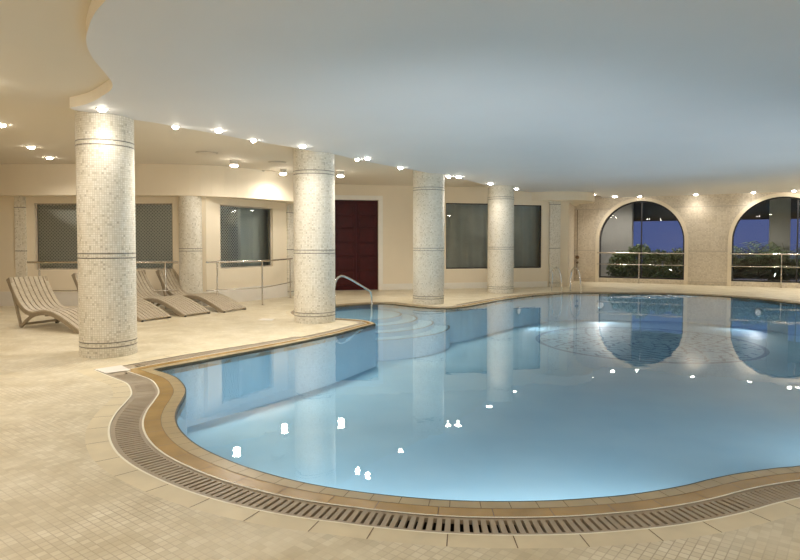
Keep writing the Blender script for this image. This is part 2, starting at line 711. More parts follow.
b.wallstrip(ob, -0.03, -0.0045, inward=True)
b.build('grate_border', M['grate'], drain)
e1, e2 = [p for p, _ in offset(pool, D2 + 0.012)], [p for p, _ in offset(pool, D3 + 0.011)]
b = MB()
b.poly([e1, loops[1]], 0.002)
b.poly([e2, [p for p, _ in offset(pool, D3 - 0.001)]], 0.002)
b.build('white_edging', M['white_edge'], drain)

# solid plate where the two runs of the drain meet
q = [P(x, y, 0).xy for x, y in ((101, 370.5), (108, 376.5), (124, 374.2), (127, 369.8), (137, 366.2), (128, 362.6), (116, 365.5))]
if area(q) < 0:
    q.reverse()
b = MB()
b.poly([q], -0.0035)
b.wallstrip(q, -0.03, -0.0035)
b.build('corner_plate', M['grate'], drain)

# white threshold slabs where two drain runs meet
for nm, quadpx, lab in (('threshold_slab', [(94, 369.6), (106, 373.8), (131, 370.4), (121, 365.6)], 'small white marble slab in the floor at the foot of the big near column'),
                        ('threshold_slab', [(257.5, 320.2), (272, 320.8), (274.5, 319.2), (263, 318.6)], 'small white marble slab in the floor left of the second column')):
    q = [P(x, y, 0).xy for x, y in quadpx]
    b = MB()
    if area(q) < 0:
        q.reverse()
    b.poly([q], 0.006)
    b.wallstrip(q, 0.0, 0.006)
    tag(b.build(nm, M['base_pale']), lab, 'floor slab', 'white slabs at the drain ends')

# ------------------------------------------------------------------ pool basin
PD = -0.80
m, nt, bs = newmat('pool_blue_tile')
tc = N(nt, 'ShaderNodeTexCoord')
sep = N(nt, 'ShaderNodeSeparateXYZ')
nt.links.new(tc.outputs['Object'], sep.inputs[0])
MC = (3.75 * H, 9.15 * H)
dx, dy = mth(nt, 'SUBTRACT', sep.outputs[0], MC[0]), mth(nt, 'SUBTRACT', sep.outputs[1], MC[1])
rad = mth(nt, 'SQRT', mth(nt, 'ADD', mth(nt, 'MULTIPLY', dx, dx), mth(nt, 'MULTIPLY', dy, dy)))
ang = mth(nt, 'ARCTAN2', dy, dx)
rowf = mth(nt, 'DIVIDE', rad, 0.26)
row = mth(nt, 'FLOOR', rowf)
fr_ = mth(nt, 'FRACT', rowf)
wave = mth(nt, 'SINE', mth(nt, 'ADD', mth(nt, 'MULTIPLY', ang, mth(nt, 'MULTIPLY', mth(nt, 'ADD', row, 1.0), 4.0)), mth(nt, 'MULTIPLY', row, 2.1)))
dd = mth(nt, 'ABSOLUTE', mth(nt, 'SUBTRACT', fr_, mth(nt, 'ADD', 0.5, mth(nt, 'MULTIPLY', wave, 0.3))))
stroke = mth(nt, 'LESS_THAN', dd, 0.16)
brk = N(nt, 'ShaderNodeTexNoise'); brk.inputs['Scale'].default_value = 3.0
nt.links.new(tc.outputs['Object'], brk.inputs['Vector'])
stroke = mth(nt, 'MULTIPLY', stroke, mth(nt, 'GREATER_THAN', brk.outputs['Fac'], 0.46))
inm = mth(nt, 'LESS_THAN', rad, 2.35)
rim = mth(nt, 'LESS_THAN', mth(nt, 'ABSOLUTE', mth(nt, 'SUBTRACT', rad, 2.4)), 0.05)
msk = mth(nt, 'MAXIMUM', mth(nt, 'MULTIPLY', stroke, inm), rim)
no = N(nt, 'ShaderNodeTexNoise'); no.inputs['Scale'].default_value = 1.2
nt.links.new(tc.outputs['Object'], no.inputs['Vector'])
basec = ramp(nt, no.outputs['Fac'], [(0.3, (0.34, 0.59, 0.75)), (0.7, (0.41, 0.65, 0.79))])
col = mixc(nt, mth(nt, 'MULTIPLY', msk, 0.75), basec, (0.02, 0.13, 0.30))
nt.links.new(col, bs.inputs['Base Color'])
bs.inputs['Roughness'].default_value = 0.6
M['pool_tile'] = m
b = MB()
b.poly([pool], PD)
struct(b.build('floor_pool', M['pool_tile']), 'light blue tiled pool bottom with a round wave medallion', 'pool floor')
b = MB()
b.wallstrip(pool, PD, -0.04, inward=True)
struct(b.build('wall_pool', M['pool_tile']), 'light blue tiled side walls of the pool', 'pool wall')
# water
b = MB()
b.poly([pool], WZ)
tag(b.build('pool_water', M['water']), 'clear blue water filling the free-form indoor pool', 'water', kind='stuff')

# curved steps in the far-left nook
sc = Vector((-0.75, 9.0)) * H
steps = thing('pool_steps', 'curved submerged steps fanning out below the stair rail', 'pool steps')
for R_, z_ in ((1.50, -0.40), (1.26, -0.31), (1.02, -0.22), (0.78, -0.13)):
    circ = []
    for k in range(96):
        a = 2 * PI * k / 96
        circ.append(sc + Vector((math.cos(a), math.sin(a) * 0.93)) * R_ * H)
    b = MB()
    b.poly([circ], z_)
    b.wallstrip(circ, PD if R_ == 1.50 else z_ - 0.14, z_)
    st = b.build('step', M['pool_tile'], steps)
    b = MB()
    inner = [sc + (p - sc) * (1 - 0.045 / (R_ * H)) for p in circ]
    b.poly([circ, inner], z_ + 0.002)
    b.build('nosing', M['lip'], st)


# ------------------------------------------------------------------ walls
def wall(name, p0, p1, z0, z1, holes, th, mat, label, cat='wall', reveal=None):
    """wall from p0 to p1 (plan), thickness away from the pool; holes are loops in (distance, height)"""
    p0, p1 = Vector(p0), Vector(p1)
    L = (p1 - p0).length
    t = (p1 - p0) / L
    nrm = Vector((t.y, -t.x))               # faces the room when p0 is left of p1
    outer = [(0, z0), (L, z0), (L, z1), (0, z1)]
    ls = [[Vector((x, y, 0)) for x, y in l] for l in [outer] + holes]
    flat = [p for l in ls for p in l]
    tris = tessellate_polygon(ls)
    b = MB()

    def w3(s, z, back):
        q = p0 + t * s - nrm * (th if back else 0)
        return (q.x, q.y, z)
    for back in (False, True):
        n0 = len(b.v)
        b.v += [w3(p.x, p.y, back) for p in flat]
        for tr in tris:
            a_, b_, c_ = [flat[i] for i in tr]
            ccw = (b_ - a_).cross(c_ - a_).z > 0
            if ccw == back:
                tr = (tr[0], tr[2], tr[1])
            b.face([n0 + i for i in tr], [(flat[i].x, flat[i].y) for i in tr])
    for l in [outer] + holes:
        for i in range(len(l)):
            a_, c_ = l[i - 1], l[i]
            b.quad(w3(*a_, False), w3(*c_, False), w3(*c_, True), w3(*a_, True),
                   uv=[(a_[0], a_[1]), (c_[0], c_[1]), (c_[0], c_[1] + th), (a_[0], a_[1] + th)])
    o = b.build(name, mat)
    struct(o, label, cat)
    return o, (lambda s, z, off=0.0: Vector((*(p0 + t * s + nrm * off), z))), t, nrm


ZC, ZS = 3.27, 3.14          # cream ceiling, lowered soffit over the pool
ZB = 2.56                    # bulkhead underside


def s_of(px, p0, p1):
    """distance along a wall where the photograph's column px meets it"""
    k = (px - 400) / FPX
    p0, p1 = Vector(p0), Vector(p1)
    L = (p1 - p0).length
    t = (p1 - p0) / L
    return (k * p0.y - p0.x) / (t.x - k * t.y)


def rect(s0, s1, z0, z1):
    return [(s0, z0), (s1, z0), (s1, z1), (s0, z1)]


# back-left wall with two latticed windows
a0, a1 = Vector((-9.0, 9.36)) * H, Vector((-3.02, 9.36)) * H
zw0, zw1 = 0.85, 2.41
sA0, sA1, sB0, sB1 = [s_of(x, a0, a1) for x in (35, 92, 117, 173)]
_, WL, tL, nL = wall('wall_back_left', a0, a1, 0, ZC, [rect(sA0, sA1, zw0, zw1), rect(sB0, sB1, zw0, zw1)], 0.18, M['wall'],
                     'cream plaster wall behind the loungers with latticed windows')
# oblique wall with the third window
c0, c1 = a1, Vector((-1.98, 11.15)) * H
sC0, sC1 = [s_of(x, c0, c1) for x in (220.5, 273)]
_, WC, tC, nC = wall('wall_oblique', c0, c1, 0, ZC, [rect(sC0, sC1, 0.85, 2.40)], 0.18, M['wall'], 'cream angled wall section right of the round wall column')
d0, d1 = c1, Vector((-1.78, 12.2)) * H
wall('wall_return', d0, d1, 0, ZC, [], 0.18, M['wall'], 'short cream wall return beside the dark red door')
# door wall
e0, e1 = d1, Vector((3.28, 13.35)) * H
sD1 = s_of(378.3, e0, e1)
sD0 = s_of(335.0, e0, e1)
sW0, sW1, sW2, sW3 = [s_of(x, e0, e1) for x in (446, 497, 504, 541.5)]
ZD = 2.80
_, WD, tD, nD = wall('wall_back', e0, e1, 0, ZC, [rect(sD0, sD1, 0.001, ZD), rect(sW0, sW1, 0.64, 2.75), rect(sW2, sW3, 0.64, 2.72)], 0.2, M['wall'],
                     'cream plaster wall with the dark red door and wide windows')
f0, f1 = e1, Vector((3.80, 13.55)) * H
wall('wall_pier', f0, f1, 0, ZC, [], 0.3, M['wall'], 'narrow cream pier between the wide window and the stone wall')
wall('wall_nook', f1, wallA, 0, ZC, [], 0.2, M['wall_stone'], 'stone mosaic return in the far corner')

# arch wall
def s_arch(px):
    return s_of(px, wallA, wallB)


def arch_loop(sc_, r, z0, zs, n=28):
    l = [(sc_ - r, z0), (sc_ + r, z0)]
    for k in range(n + 1):
        a = PI * k / n
        l.append((sc_ + r * math.cos(a), zs + r * math.sin(a)))
    # remove nothing: first arc point equals (sc+r, zs)
    return l


LW = (wallB - wallA).length
sa = (s_arch(598.7) + s_arch(684.3)) / 2
ra = (s_arch(684.3) - s_arch(598.7)) / 2
sb = s_arch(731.7) + ra
ZSILL, ZSPR = 0.16, 1.54
holesR = [arch_loop(sa, ra, ZSILL, ZSPR), arch_loop(sb, ra, ZSILL, ZSPR)]
_, WR, tR, nR = wall('wall_right', wallA, wallB, 0, ZC, holesR, 0.32, M['wall_stone'], 'beige limestone mosaic wall with two big arched windows')
wall('wall_far_right', wallB, (XR, 9.0), 0, ZC, [], 0.3, M['wall_stone'], 'limestone wall beyond the right edge')
wall('wall_side_right', (XR, 9.0), (XR, YB), 0, ZC, [], 0.3, M['wall'], 'cream wall on the right side of the hall')
wall('wall_behind', (XR, YB), (XL, YB), 0, ZC, [], 0.3, M['wall'], 'cream wall behind the viewer')
wall('wall_left', (XL, YB), (XL, a0.y), 0, ZC, [], 0.3, M['wall'], 'cream wall on the left side of the hall')

# line mouldings on the arch wall
b = MB()
Mt = Matrix.Translation((wallA.x, wallA.y, 0)) @ Matrix.Rotation(math.atan2(U.y, U.x), 4, 'Z')


def wbox(b, s0, s1, o0, o1, z0, z1, Mx, bev=None):
    """box on a wall: s along, o out of the wall towards the room"""
    if bev:
        b.bevbox(s0, s1, -o1, -o0, z0, z1, bev, Mx)
    else:
        b.box(s0, s1, -o1, -o0, z0, z1, Mx)


for z_, spans in ((2.72, [(0, sa - 0.85), (sa + 0.85, sb - 0.85), (sb + 0.85, LW)]),
                  (1.17, [(0, sa - ra - 0.13), (sa + ra + 0.13, sb - ra - 0.13), (sb + ra + 0.13, LW)])):
    for s0, s1 in spans:
        wbox(b, s0, s1, 0, 0.008, z_, z_ + 0.025, Mt)
for s0, s1 in ((0, sa - ra - 0.13), (sa + ra + 0.13, sb - ra - 0.13), (sb + ra + 0.13, LW)):
    wbox(b, s0, s1, 0, 0.012, 0.10, 0.12, Mt)
struct(b.build('trim_1', M['vent']), 'thin grooved mosaic lines along the arch wall', 'trim')
# plain surround of each arch
for i, sc_ in enumerate((sa, sb)):
    b = MB()
    lo, li = arch_loop(sc_, ra + 0.12, 0.0, ZSPR), arch_loop(sc_, ra, 0.0, ZSPR)
    lo, li = lo[1:] + [lo[0]], li[1:] + [li[0]]
    m0 = len(lo)
    for o_ in (0.0, 0.025):
        for l in (lo, li):
            b.v += [tuple(WR(s, z, o_)) for s, z in l]
    for k in range(m0 - 1):
        b.face((k, k + 1, 2 * m0 + k + 1, 2 * m0 + k))
        b.face((m0 + k, 3 * m0 + k, 3 * m0 + k + 1, m0 + k + 1))
        b.face((2 * m0 + k, 2 * m0 + k + 1, 3 * m0 + k + 1, 3 * m0 + k))
    struct(b.build('trim_%d' % (i + 2), M['wall']), 'smooth plaster surround of the %s arched window' % ('left', 'right')[i], 'trim')


# windows
def ring_frame(b, W, outer, inner, o0, o1):
    m0 = len(outer)
    n0 = len(b.v)
    for o_ in (o0, o1):
        for l in (outer, inner):
            b.v += [tuple(W(s, z, o_)) for s, z in l]
    for k in range(m0):
        k2 = (k + 1) % m0
        A = [n0 + k, n0 + k2, n0 + 2 * m0 + k2, n0 + 2 * m0 + k]
        B = [n0 + m0 + k, n0 + 3 * m0 + k, n0 + 3 * m0 + k2, n0 + m0 + k2]
        F = [n0 + 2 * m0 + k, n0 + 2 * m0 + k2, n0 + 3 * m0 + k2, n0 + 3 * m0 + k]
        G = [n0 + k, n0 + m0 + k, n0 + m0 + k2, n0 + k2]
        for q in (A, B, F, G):
            b.face(q)


def pane(name, W, loop, off, mat, parent):
    ls = [[Vector((x, y, 0)) for x, y in loop]]
    tr = tessellate_polygon(ls)
    b = MB()
    b.v = [tuple(W(x, y, off)) for x, y in loop]
    for t_ in tr:
        b.face(t_)
    return b.build(name, mat, parent)


def arched_window(i, sc_, mull, lab):
    root = bpy.data.objects.new('window_%d' % i, None)
    C.objects.link(root)
    struct(root, lab, 'window')
    b = MB()
    o_, i_ = arch_loop(sc_, ra, ZSILL, ZSPR), arch_loop(sc_, ra - 0.05, ZSILL + 0.05, ZSPR)
    ring_frame(b, WR, o_, i_, -0.20, -0.12)
    zt = ZSPR + math.sqrt(max(0, (ra - 0.03) ** 2 - mull * mull))
    wbox(b, sc_ + mull - 0.02, sc_ + mull + 0.02, -0.19, -0.13, ZSILL + 0.03, zt, Mt)
    b.build('window_frame', M['frame_dark'], root)
    pane('pane', WR, i_, -0.16, M['glass'], root)
    return root


arched_window(5, sa, 0.02, 'arched window with dense round shrubs outside, beside the pool ladder')
arched_window(6, sb, 0.42, 'arched window with palm fronds outside, at the right edge')


def wave_sheet(name, W, s0, s1, z0, z1, off, amp, wl, mat, parent=None):
    b = MB()
    n_ = max(8, int((s1 - s0) / (wl / 8)))
    for k in range(n_ + 1):
        s = s0 + (s1 - s0) * k / n_
        o_ = off + amp * math.sin(2 * PI * s / wl) + amp * 0.4 * math.sin(2 * PI * s / wl * 0.37 + 1)
        b.v += [tuple(W(s, z0, o_)), tuple(W(s, z1, o_))]
    for k in range(n_):
        b.face((2 * k, 2 * k + 2, 2 * k + 3, 2 * k + 1))
    return b.build(name, mat, parent, smooth=True)


def flat_window(i, W, s0, s1, z0, z1, lab, lattice=None, frame='white', curtain=None):
    root = bpy.data.objects.new('window_%d' % i, None)
    C.objects.link(root)
    struct(root, lab, 'window')
    b = MB()
    ring_frame(b, W, rect(s0, s1, z0, z1), rect(s0 + 0.03, s1 - 0.03, z0 + 0.03, z1 - 0.03), -0.10, -0.05)
    b.build('window_frame', M[frame], root)
    pane('pane', W, rect(s0 + 0.03, s1 - 0.03, z0 + 0.03, z1 - 0.03), -0.075, M['glass'], root)
    if lattice:
        b = MB()
        l0, l1 = s0 + 0.03, s0 + 0.03 + (s1 - s0 - 0.06) * lattice
        h_ = z1 - z0 - 0.06
        zb = z0 + 0.03
        sp = 0.078
        w_ = 0.0135
        for sg in (1, -1):
            c = -h_
            while c < (l1 - l0) + h_:
                # line s = l0 + c + sg*(z-zb) (+h for negative)
                zs = []
                for k in range(2):
                    pass
                za, zc_ = 0.0, h_
                sA, sB = (c, c + h_) if sg == 1 else (c + h_, c)
                # clip to 0..l1-l0
                pts_ = []
                Wd = l1 - l0
                f0_, f1_ = 0.0, 1.0
                dS = sB - sA
                lo_, hi_ = sorted(((0 - sA) / dS, (Wd - sA) / dS))
                f0_, f1_ = max(0, lo_), min(1, hi_)
                if f1_ - f0_ > 0.005:
                    q0 = (l0 + sA + dS * f0_, zb + h_ * f0_)
                    q1 = (l0 + sA + dS * f1_, zb + h_ * f1_)
                    dv = Vector((q1[0] - q0[0], q1[1] - q0[1])).normalized()
                    pv = Vector((-dv.y, dv.x)) * w_
                    off_ = -0.105 - (0.006 if sg == 1 else 0)
                    b.quad(*[tuple(W(x, z, off_)) for x, z in ((q0[0] - pv.x, q0[1] - pv.y), (q1[0] - pv.x, q1[1] - pv.y),
                                                             (q1[0] + pv.x, q1[1] + pv.y), (q0[0] + pv.x, q0[1] + pv.y))])
                c += sp
        b.build('lattice', M['lattice'], root)
    if curtain:
        cm, amp, wl = curtain
        wave_sheet('blind', W, s0 - 0.6, s1 + 0.75, z0 - 0.3, z1 + 0.3, -0.45, amp, wl, M[cm], root)
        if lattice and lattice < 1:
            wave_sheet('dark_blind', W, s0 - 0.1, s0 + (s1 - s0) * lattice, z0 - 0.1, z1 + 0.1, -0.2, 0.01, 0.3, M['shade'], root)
    return root


flat_window(1, WL, sA0, sA1, zw0, zw1, 'latticed window left of the big near column', 1.0, 'vent', ('backing', 0.02, 0.5))
flat_window(2, WL, sB0, sB1, zw0, zw1, 'latticed window between the big near column and the round wall column', 1.0, 'vent', ('backing', 0.02, 0.5))
flat_window(3, WC, sC0, sC1, 0.85, 2.40, 'window with lattice on its left part and pale vertical blind on the angled wall', 0.42, 'vent', ('curtain_lite', 0.05, 0.55))
flat_window(4, WD, sW0, sW1, 0.64, 2.75, 'wide grey window with drawn curtain between third and fourth columns', None, 'frame_dark', ('curtain', 0.035, 0.42))
flat_window(7, WD, sW2, sW3, 0.64, 2.72, 'dark grey window right of the fourth column', None, 'frame_dark', ('curtain', 0.03, 0.3))
b = MB()
for W_, s0, s1 in ((WD, sW0 - 0.3, sW3 + 0.3),):
    pass

# door
dr = bpy.data.objects.new('door_1', None)
C.objects.link(dr)
struct(dr, 'tall dark red panelled double door behind the second column', 'door')
Md = Matrix.Translation((e0.x, e0.y, 0)) @ Matrix.Rotation(math.atan2(tD.y, tD.x), 4, 'Z')
mid = (sD0 + sD1) / 2
for s0, s1, hs in ((sD0 + 0.005, mid - 0.003, 1), (mid + 0.003, sD1 - 0.005, 0)):
    b = MB()
    wbox(b, s0, s1, -0.11, -0.06, 0.01, ZD - 0.01, Md)
    zr = [0.12, 0.60, 1.05, 1.50, 1.95, 2.33, 2.70]
    for k in range(6):
        wbox(b, s0 + 0.09, s1 - 0.09, -0.07, -0.042, zr[k] + 0.03, zr[k + 1] - 0.03, Md, 0.012)
        ring_o = rect(s0 + 0.07, s1 - 0.07, zr[k] + 0.01, zr[k + 1] - 0.01)
        ring_i = rect(s0 + 0.085, s1 - 0.085, zr[k] + 0.025, zr[k + 1] - 0.025)
        ring_frame(b, WD, ring_o, ring_i, -0.07, -0.05)
    leaf = b.build('door_leaf', M['door'], dr)
b = MB()
wbox(b, sD0 - 0.14, sD0, 0, 0.03, 0, ZD + 0.14, Md)
wbox(b, sD1, sD1 + 0.14, 0, 0.03, 0, ZD + 0.14, Md)
wbox(b, sD0, sD1, 0, 0.03, ZD, ZD + 0.14, Md)
b.build('door_frame', M['white'], dr)

# baseboards
Ml = Matrix.Translation((a0.x, a0.y, 0))
b = MB(); wbox(b, 0, (a1 - a0).length, 0, 0.02, 0, 0.34, Ml)
struct(b.build('baseboard_left', M['base_pale']), 'tall pale marble skirting behind the loungers', 'baseboard')
Mc = Matrix.Translation((c0.x, c0.y, 0)) @ Matrix.Rotation(math.atan2(tC.y, tC.x), 4, 'Z')
b = MB(); wbox(b, 0, (c1 - c0).length, 0, 0.02, 0, 0.36, Mc)
struct(b.build('baseboard_oblique', M['base_pale']), 'tall pale skirting of the angled wall', 'baseboard')
b = MB(); wbox(b, sD1 + 0.14, (e1 - e0).length, 0, 0.02, 0, 0.19, Md)
struct(b.build('baseboard_back', M['white']), 'white skirting right of the dark red door', 'baseboard')

# bulkhead beam over the left windows
bl = catmull(hp((-9.0, 9.1), (-6, 9.12), (-3.6, 9.12), (-2.9, 9.3), (-2.3, 9.85), (-1.75, 10.7), (-1.5, 12.0)), 0.25)
bk = hp((-1.5, 12.6), (-3.3, 12.6), (-3.6, 9.7), (-9.0, 9.7))
bl_w = bl + [e0 + tD * 0.55, e0 - nD * 0.1] + [c1 - nC * 0.12, c0 - nC * 0.1 + Vector((-0.15, 0)), Vector((a0.x, a0.y + 0.1))]
b = MB()
lp = bl_w if area(bl_w) > 0 else bl_w[::-1]
b.poly([lp], ZB, flip=True)
b.wallstrip(lp, ZB, ZC)
struct(b.build('ceiling_bulkhead', M['wall']), 'cream bulkhead over the windows behind the loungers', 'bulkhead')
# curved bulkhead in the far corner
b = MB()
cc = Vector((3.55, 13.9)) * H
arc = [cc + Vector((math.cos(a), math.sin(a))) * 1.35 for a in [math.radians(x) for x in range(-150, 40, 8)]]
arc = arc + [wallA + Vector((0.1, 0.1)), f0 + Vector((-0.1, 0.15))]
if area(arc) < 0:
    arc.reverse()
b.poly([arc], 2.86, flip=True)
b.wallstrip(arc, 2.86, ZC)
struct(b.build('ceiling_corner_bulkhead', M['wall']), 'small curved bulkhead in the far corner', 'bulkhead')

# ceilings
b = MB()
b.poly([[Vector((XL, YB)), Vector((XR, YB)), Vector((XR, YF)), Vector((XL, YF))]], ZC, flip=True)
struct(b.build('ceiling', M['ceiling']), 'cream ceiling above the deck', 'ceiling')
edge_px = [(69.7, 108), (75, 110.4), (104, 114.6), (134, 119.6), (160, 123.6), (181, 127.6), (217, 134), (241, 138.6), (290, 147), (314, 151.5), (336, 154.6), (357, 159.6),
           (399, 167.6), (428, 172.8), (444, 176), (466, 180), (488, 185.6), (514, 190), (540, 193), (575, 195), (600, 196)]
nearc_px = [(105.5, 0.5), (95.8, 11.6), (88.3, 28), (86.2, 42), (92, 57), (105, 73), (112.2, 83), (111.5, 89), (103, 95.5), (88, 103.5)]
back = [p.xy for p in (P(x, y, ZS) for x, y in edge_px)]
nearc = [p.xy for p in (P(x, y, ZS) for x, y in nearc_px)]
far = [wallA + U * s - NRM * 0.1 for s in (1.0, 3.0, LW)]
right = [Vector((XR, 9.0)), Vector((XR, 6.0))]
nr = hp((8.5, 4.3), (6.2, 3.4), (4.2, 2.95), (2.6, 2.55), (1.2, 2.15), (0.2, 1.98), (-0.6, 2.15), (-1.05, 2.4))
sl = catmull(back, 0.15) + far + right + catmull(nr + nearc + [back[0]], 0.08)[:-1]
if area(sl) < 0:
    sl.reverse()
b = MB()
b.poly([sl], ZS, flip=True)
struct(b.build('ceiling_soffit', M['soffit']), 'lowered smooth grey ceiling slab following the pool outline', 'ceiling')
b = MB()
b.wallstrip(sl, ZS, ZC)
struct(b.build('trim_soffit_edge', M['fascia']), 'curved pale edge of the lowered ceiling slab', 'trim')


# ------------------------------------------------------------------ columns
def column(px, py, r, label, z1=ZC, name='mosaic_column', bands=(0.125, 0.185, 1.285, 1.345, 2.745, 2.805), mat='column', center=None):
    if center is None:
        f = P(px, py, 0).xy
        c = f + f.normalized() * r
    else:
        c = Vector(center)
    rt = thing(name, label, 'column', (c.x, c.y, 0), 0, 'round mosaic columns')
    b = MB()
    b.lathe([(r, 0.0), (r, z1 - 0.001)], 64, uvr=r)
    b.build('shaft', M[mat], rt, smooth=True)
    if bands:
        for z_ in bands:
            b = MB()
            b.lathe([(r - 0.003, z_), (r + 0.003, z_ + 0.002), (r + 0.003, z_ + 0.011), (r - 0.003, z_ + 0.013)], 64)
            b.build('accent_band', M['accent'], rt, smooth=True)
    return c, rt


cols = [(109.0, 358.0, 0.352, 'widest and nearest round mosaic column, in front of the loungers'),
        (314.8, 323.9, 0.385, 'round mosaic column on the deck tongue in front of the dark red door'),
        (428.5, 304.6, 0.385, 'round mosaic column left of the wide curtained window'),
        (500.3, 293.6, 0.385, 'smallest-looking pool column, between the two wide windows')]
for x, y, r, lab in cols:
    column(x, y, r, lab)
column(0, 0, 0.265, 'slim round mosaic column set against the wall behind the loungers', center=Vector((-3.26, 9.36)) * H, z1=ZB, name='wall_column', bands=(0.125, 0.185, 1.285, 1.345))


def pilaster(p0, p1, s0, s1, z1, th, label):
    t = (Vector(p1) - Vector(p0)).normalized()
    Mx = Matrix.Translation((p0[0], p0[1], 0)) @ Matrix.Rotation(math.atan2(t.y, t.x), 4, 'Z')
    rt = thing('mosaic_pilaster', label, 'pilaster', Mx @ Vector((s0, 0, 0)), math.atan2(t.y, t.x))
    w_ = s1 - s0
    b = MB()
    for (xa, ya), (xb, yb) in (((0, -th), (w_, -th)), ((w_, -th), (w_, 0)), ((0, 0), (0, -th))):
        L = math.hypot(xb - xa, yb - ya)
        b.quad((xa, ya, 0), (xb, yb, 0), (xb, yb, z1), (xa, ya, z1), uv=[(0, 0), (L, 0), (L, z1), (0, z1)])
    b.build('shaft', M['column'], rt)
    for z_ in (0.125, 1.285, 2.3 if z1 < 2.6 else 2.745):
        b = MB()
        b.box(-0.003, w_ + 0.003, -th - 0.004, 0, z_, z_ + 0.014)
        b.build('accent_band', M['accent'], rt)


pilaster(a0, a1, s_of(16.5, a0, a1), s_of(27, a0, a1), ZB, 0.05, 'flat mosaic pilaster left of the first latticed window')
pilaster(c0, c1, (c1 - c0).length - 0.28, (c1 - c0).length - 0.02, ZB, 0.05, 'flat mosaic pilaster at the end of the angled wall')
pilaster(e0, e1, s_of(549, e0, e1) , s_of(559.5, e0, e1), 2.86, 0.05, 'flat mosaic pilaster behind the pool ladder')


# ------------------------------------------------------------------ lamps
def spot_light(name, loc, watts, col, cone=150, blend=0.9, rad=0.06, parent=None):
    ld = bpy.data.lights.new(name, 'SPOT')
    ld.energy = watts
    ld.color = col
    ld.spot_size = math.radians(cone)
    ld.spot_blend = blend
    ld.shadow_soft_size = rad
    lo = bpy.data.objects.new(name, ld)
    C.objects.link(lo)
    lo.location = loc
    if parent:
        lo.parent = parent
    return lo


_lamps = {}


def downlight(loc, r, label, group, watts, col, cone=150):
    key = (round(r, 3), watts, col)
    if key not in _lamps:
        rt = thing('recessed_downlight', label, 'ceiling light', loc, 0, group)
        b = MB()
        b.lathe([(r * 1.35, 0.0), (r * 1.38, -0.006), (r * 1.05, -0.010), (r, -0.004)], 24)
        b.build('trim_ring', M['lamp_trim'], rt, smooth=True)
        b = MB()
        b.lathe([(r * 0.35, -0.040), (r * 0.75, -0.032), (r * 0.96, -0.016), (r, -0.004)], 20)
        b.build('lens', M['bulb'], rt)
        spot_light('bulb', (0, 0, -0.075), watts, col, cone, 1.0, 0.05, rt)
        _lamps[key] = rt
        return rt
    rt = dup(_lamps[key], loc, None, label)
    rt['group'] = group
    return rt


rim_px = [(102, 108.6), (175.5, 126.4), (218.5, 130), (253.5, 140), (302.5, 145.8), (357.2, 159.0), (367.5, 157.8), (400.5, 167.3), (448.5, 176.3), (458.7, 176.4),
          (490.5, 183.2), (516.5, 188.4), (538, 192.4), (593.5, 194.2), (615, 196.2), (640, 196.2), (697.5, 196.4), (752.5, 194.2), (794, 190.6), (799.5, 193.2)]
rim_lab = ['spotlight in the soffit edge above the nearest column', 'second soffit spotlight, right of the nearest column top', 'soffit spotlight above the latticed window',
           'soffit spotlight above the ceiling vent', 'soffit spotlight just above the second column top', 'small soffit spotlight, left one of the close pair above the door',
           'bright soffit spotlight, right one of the close pair above the door', 'soffit spotlight just left of the third column top', 'small soffit spotlight right of the third column top',
           'bright soffit spotlight over the wide curtained window', 'soffit spotlight above the fourth column', 'soffit spotlight at the right of the fourth column top',
           'soffit spotlight over the cream corner pier', 'soffit spotlight over the corner bulkhead', 'bright soffit spotlight left of the left arch crown',
           'soffit spotlight over the left arch crown', 'soffit spotlight above the stone pier between the arches', 'soffit spotlight at the left shoulder of the right arch',
           'small soffit spotlight over the right arch, next to a bright one', 'bright soffit spotlight at the right edge over the right arch']
big = {0, 2, 4, 6, 9, 10, 14, 19}
for i, ((x, y), lab) in enumerate(zip(rim_px, rim_lab)):
    p = P(x, y, ZS)
    r = 0.052 if p.y < 12 else 0.072
    # keep within the slab and the room
    dn = (p.xy - wallA).dot(NRM)
    if p.x > 4 and dn < 0.40:
        p.xy += NRM * (0.40 - dn)
    w_ = RIM_W * (1.25 if i in big else 0.8) * (0.35 if i > 15 else 0.6 if dn < 1.2 else 1) * (0.18 if i == 0 else 0.45 if i in (4, 7, 10, 11) else 1)
    downlight((p.x, p.y, ZS), r * (1.05 if i in big else 0.8), lab, 'soffit edge spotlights', w_, RIM_COL)
# unseen soffit lamps added past the right edge to brighten the arch wall
for x, y in ((12.4, 16.6), (13.6, 14.0), (12.0, 12.2), (14.8, 17.0), (11.5, 9.2)):
    downlight((x, y, ZS), 0.075, 'added unseen soffit spotlight beyond the right edge of the picture', 'added soffit spotlights beyond the right edge', RIM_W * 2.2, RIM_COL)
for (x, y), lab in zip([(1, 124.5), (31, 146.6), (49.5, 157.4)],
                       ['recessed ceiling light at the far left edge of the cream ceiling', 'middle recessed light on the cream ceiling left of the near column',
                        'recessed ceiling light nearest the bulkhead, left of the near column']):
    p = P(x, y, ZC)
    downlight((p.x, p.y, ZC), 0.062, lab, 'recessed cream ceiling lights', DOWN_W, LAMP_COL)
# unseen ceiling lights added around and behind the viewer to brighten the deck evenly
for x, y in ((-4.6, 6.6), (-4.4, 4.4), (-6.8, 4.0), (-3.2, 1.6), (-6.0, 0.8), (-9.5, 3.0), (-9.5, 7.0), (-0.6, 0.6), (-2.8, -1.4), (1.0, -1.4), (3.0, 1.0), (5.5, 1.6), (5.5, -1.4), (8.5, 1.0), (8.5, -1.5), (12.0, 1.5), (-6.5, -1.6)):
    downlight((x, y, ZC), 0.12, 'added unseen ceiling light over the near deck', 'added deck ceiling lights', DOWN_W, LAMP_COL)


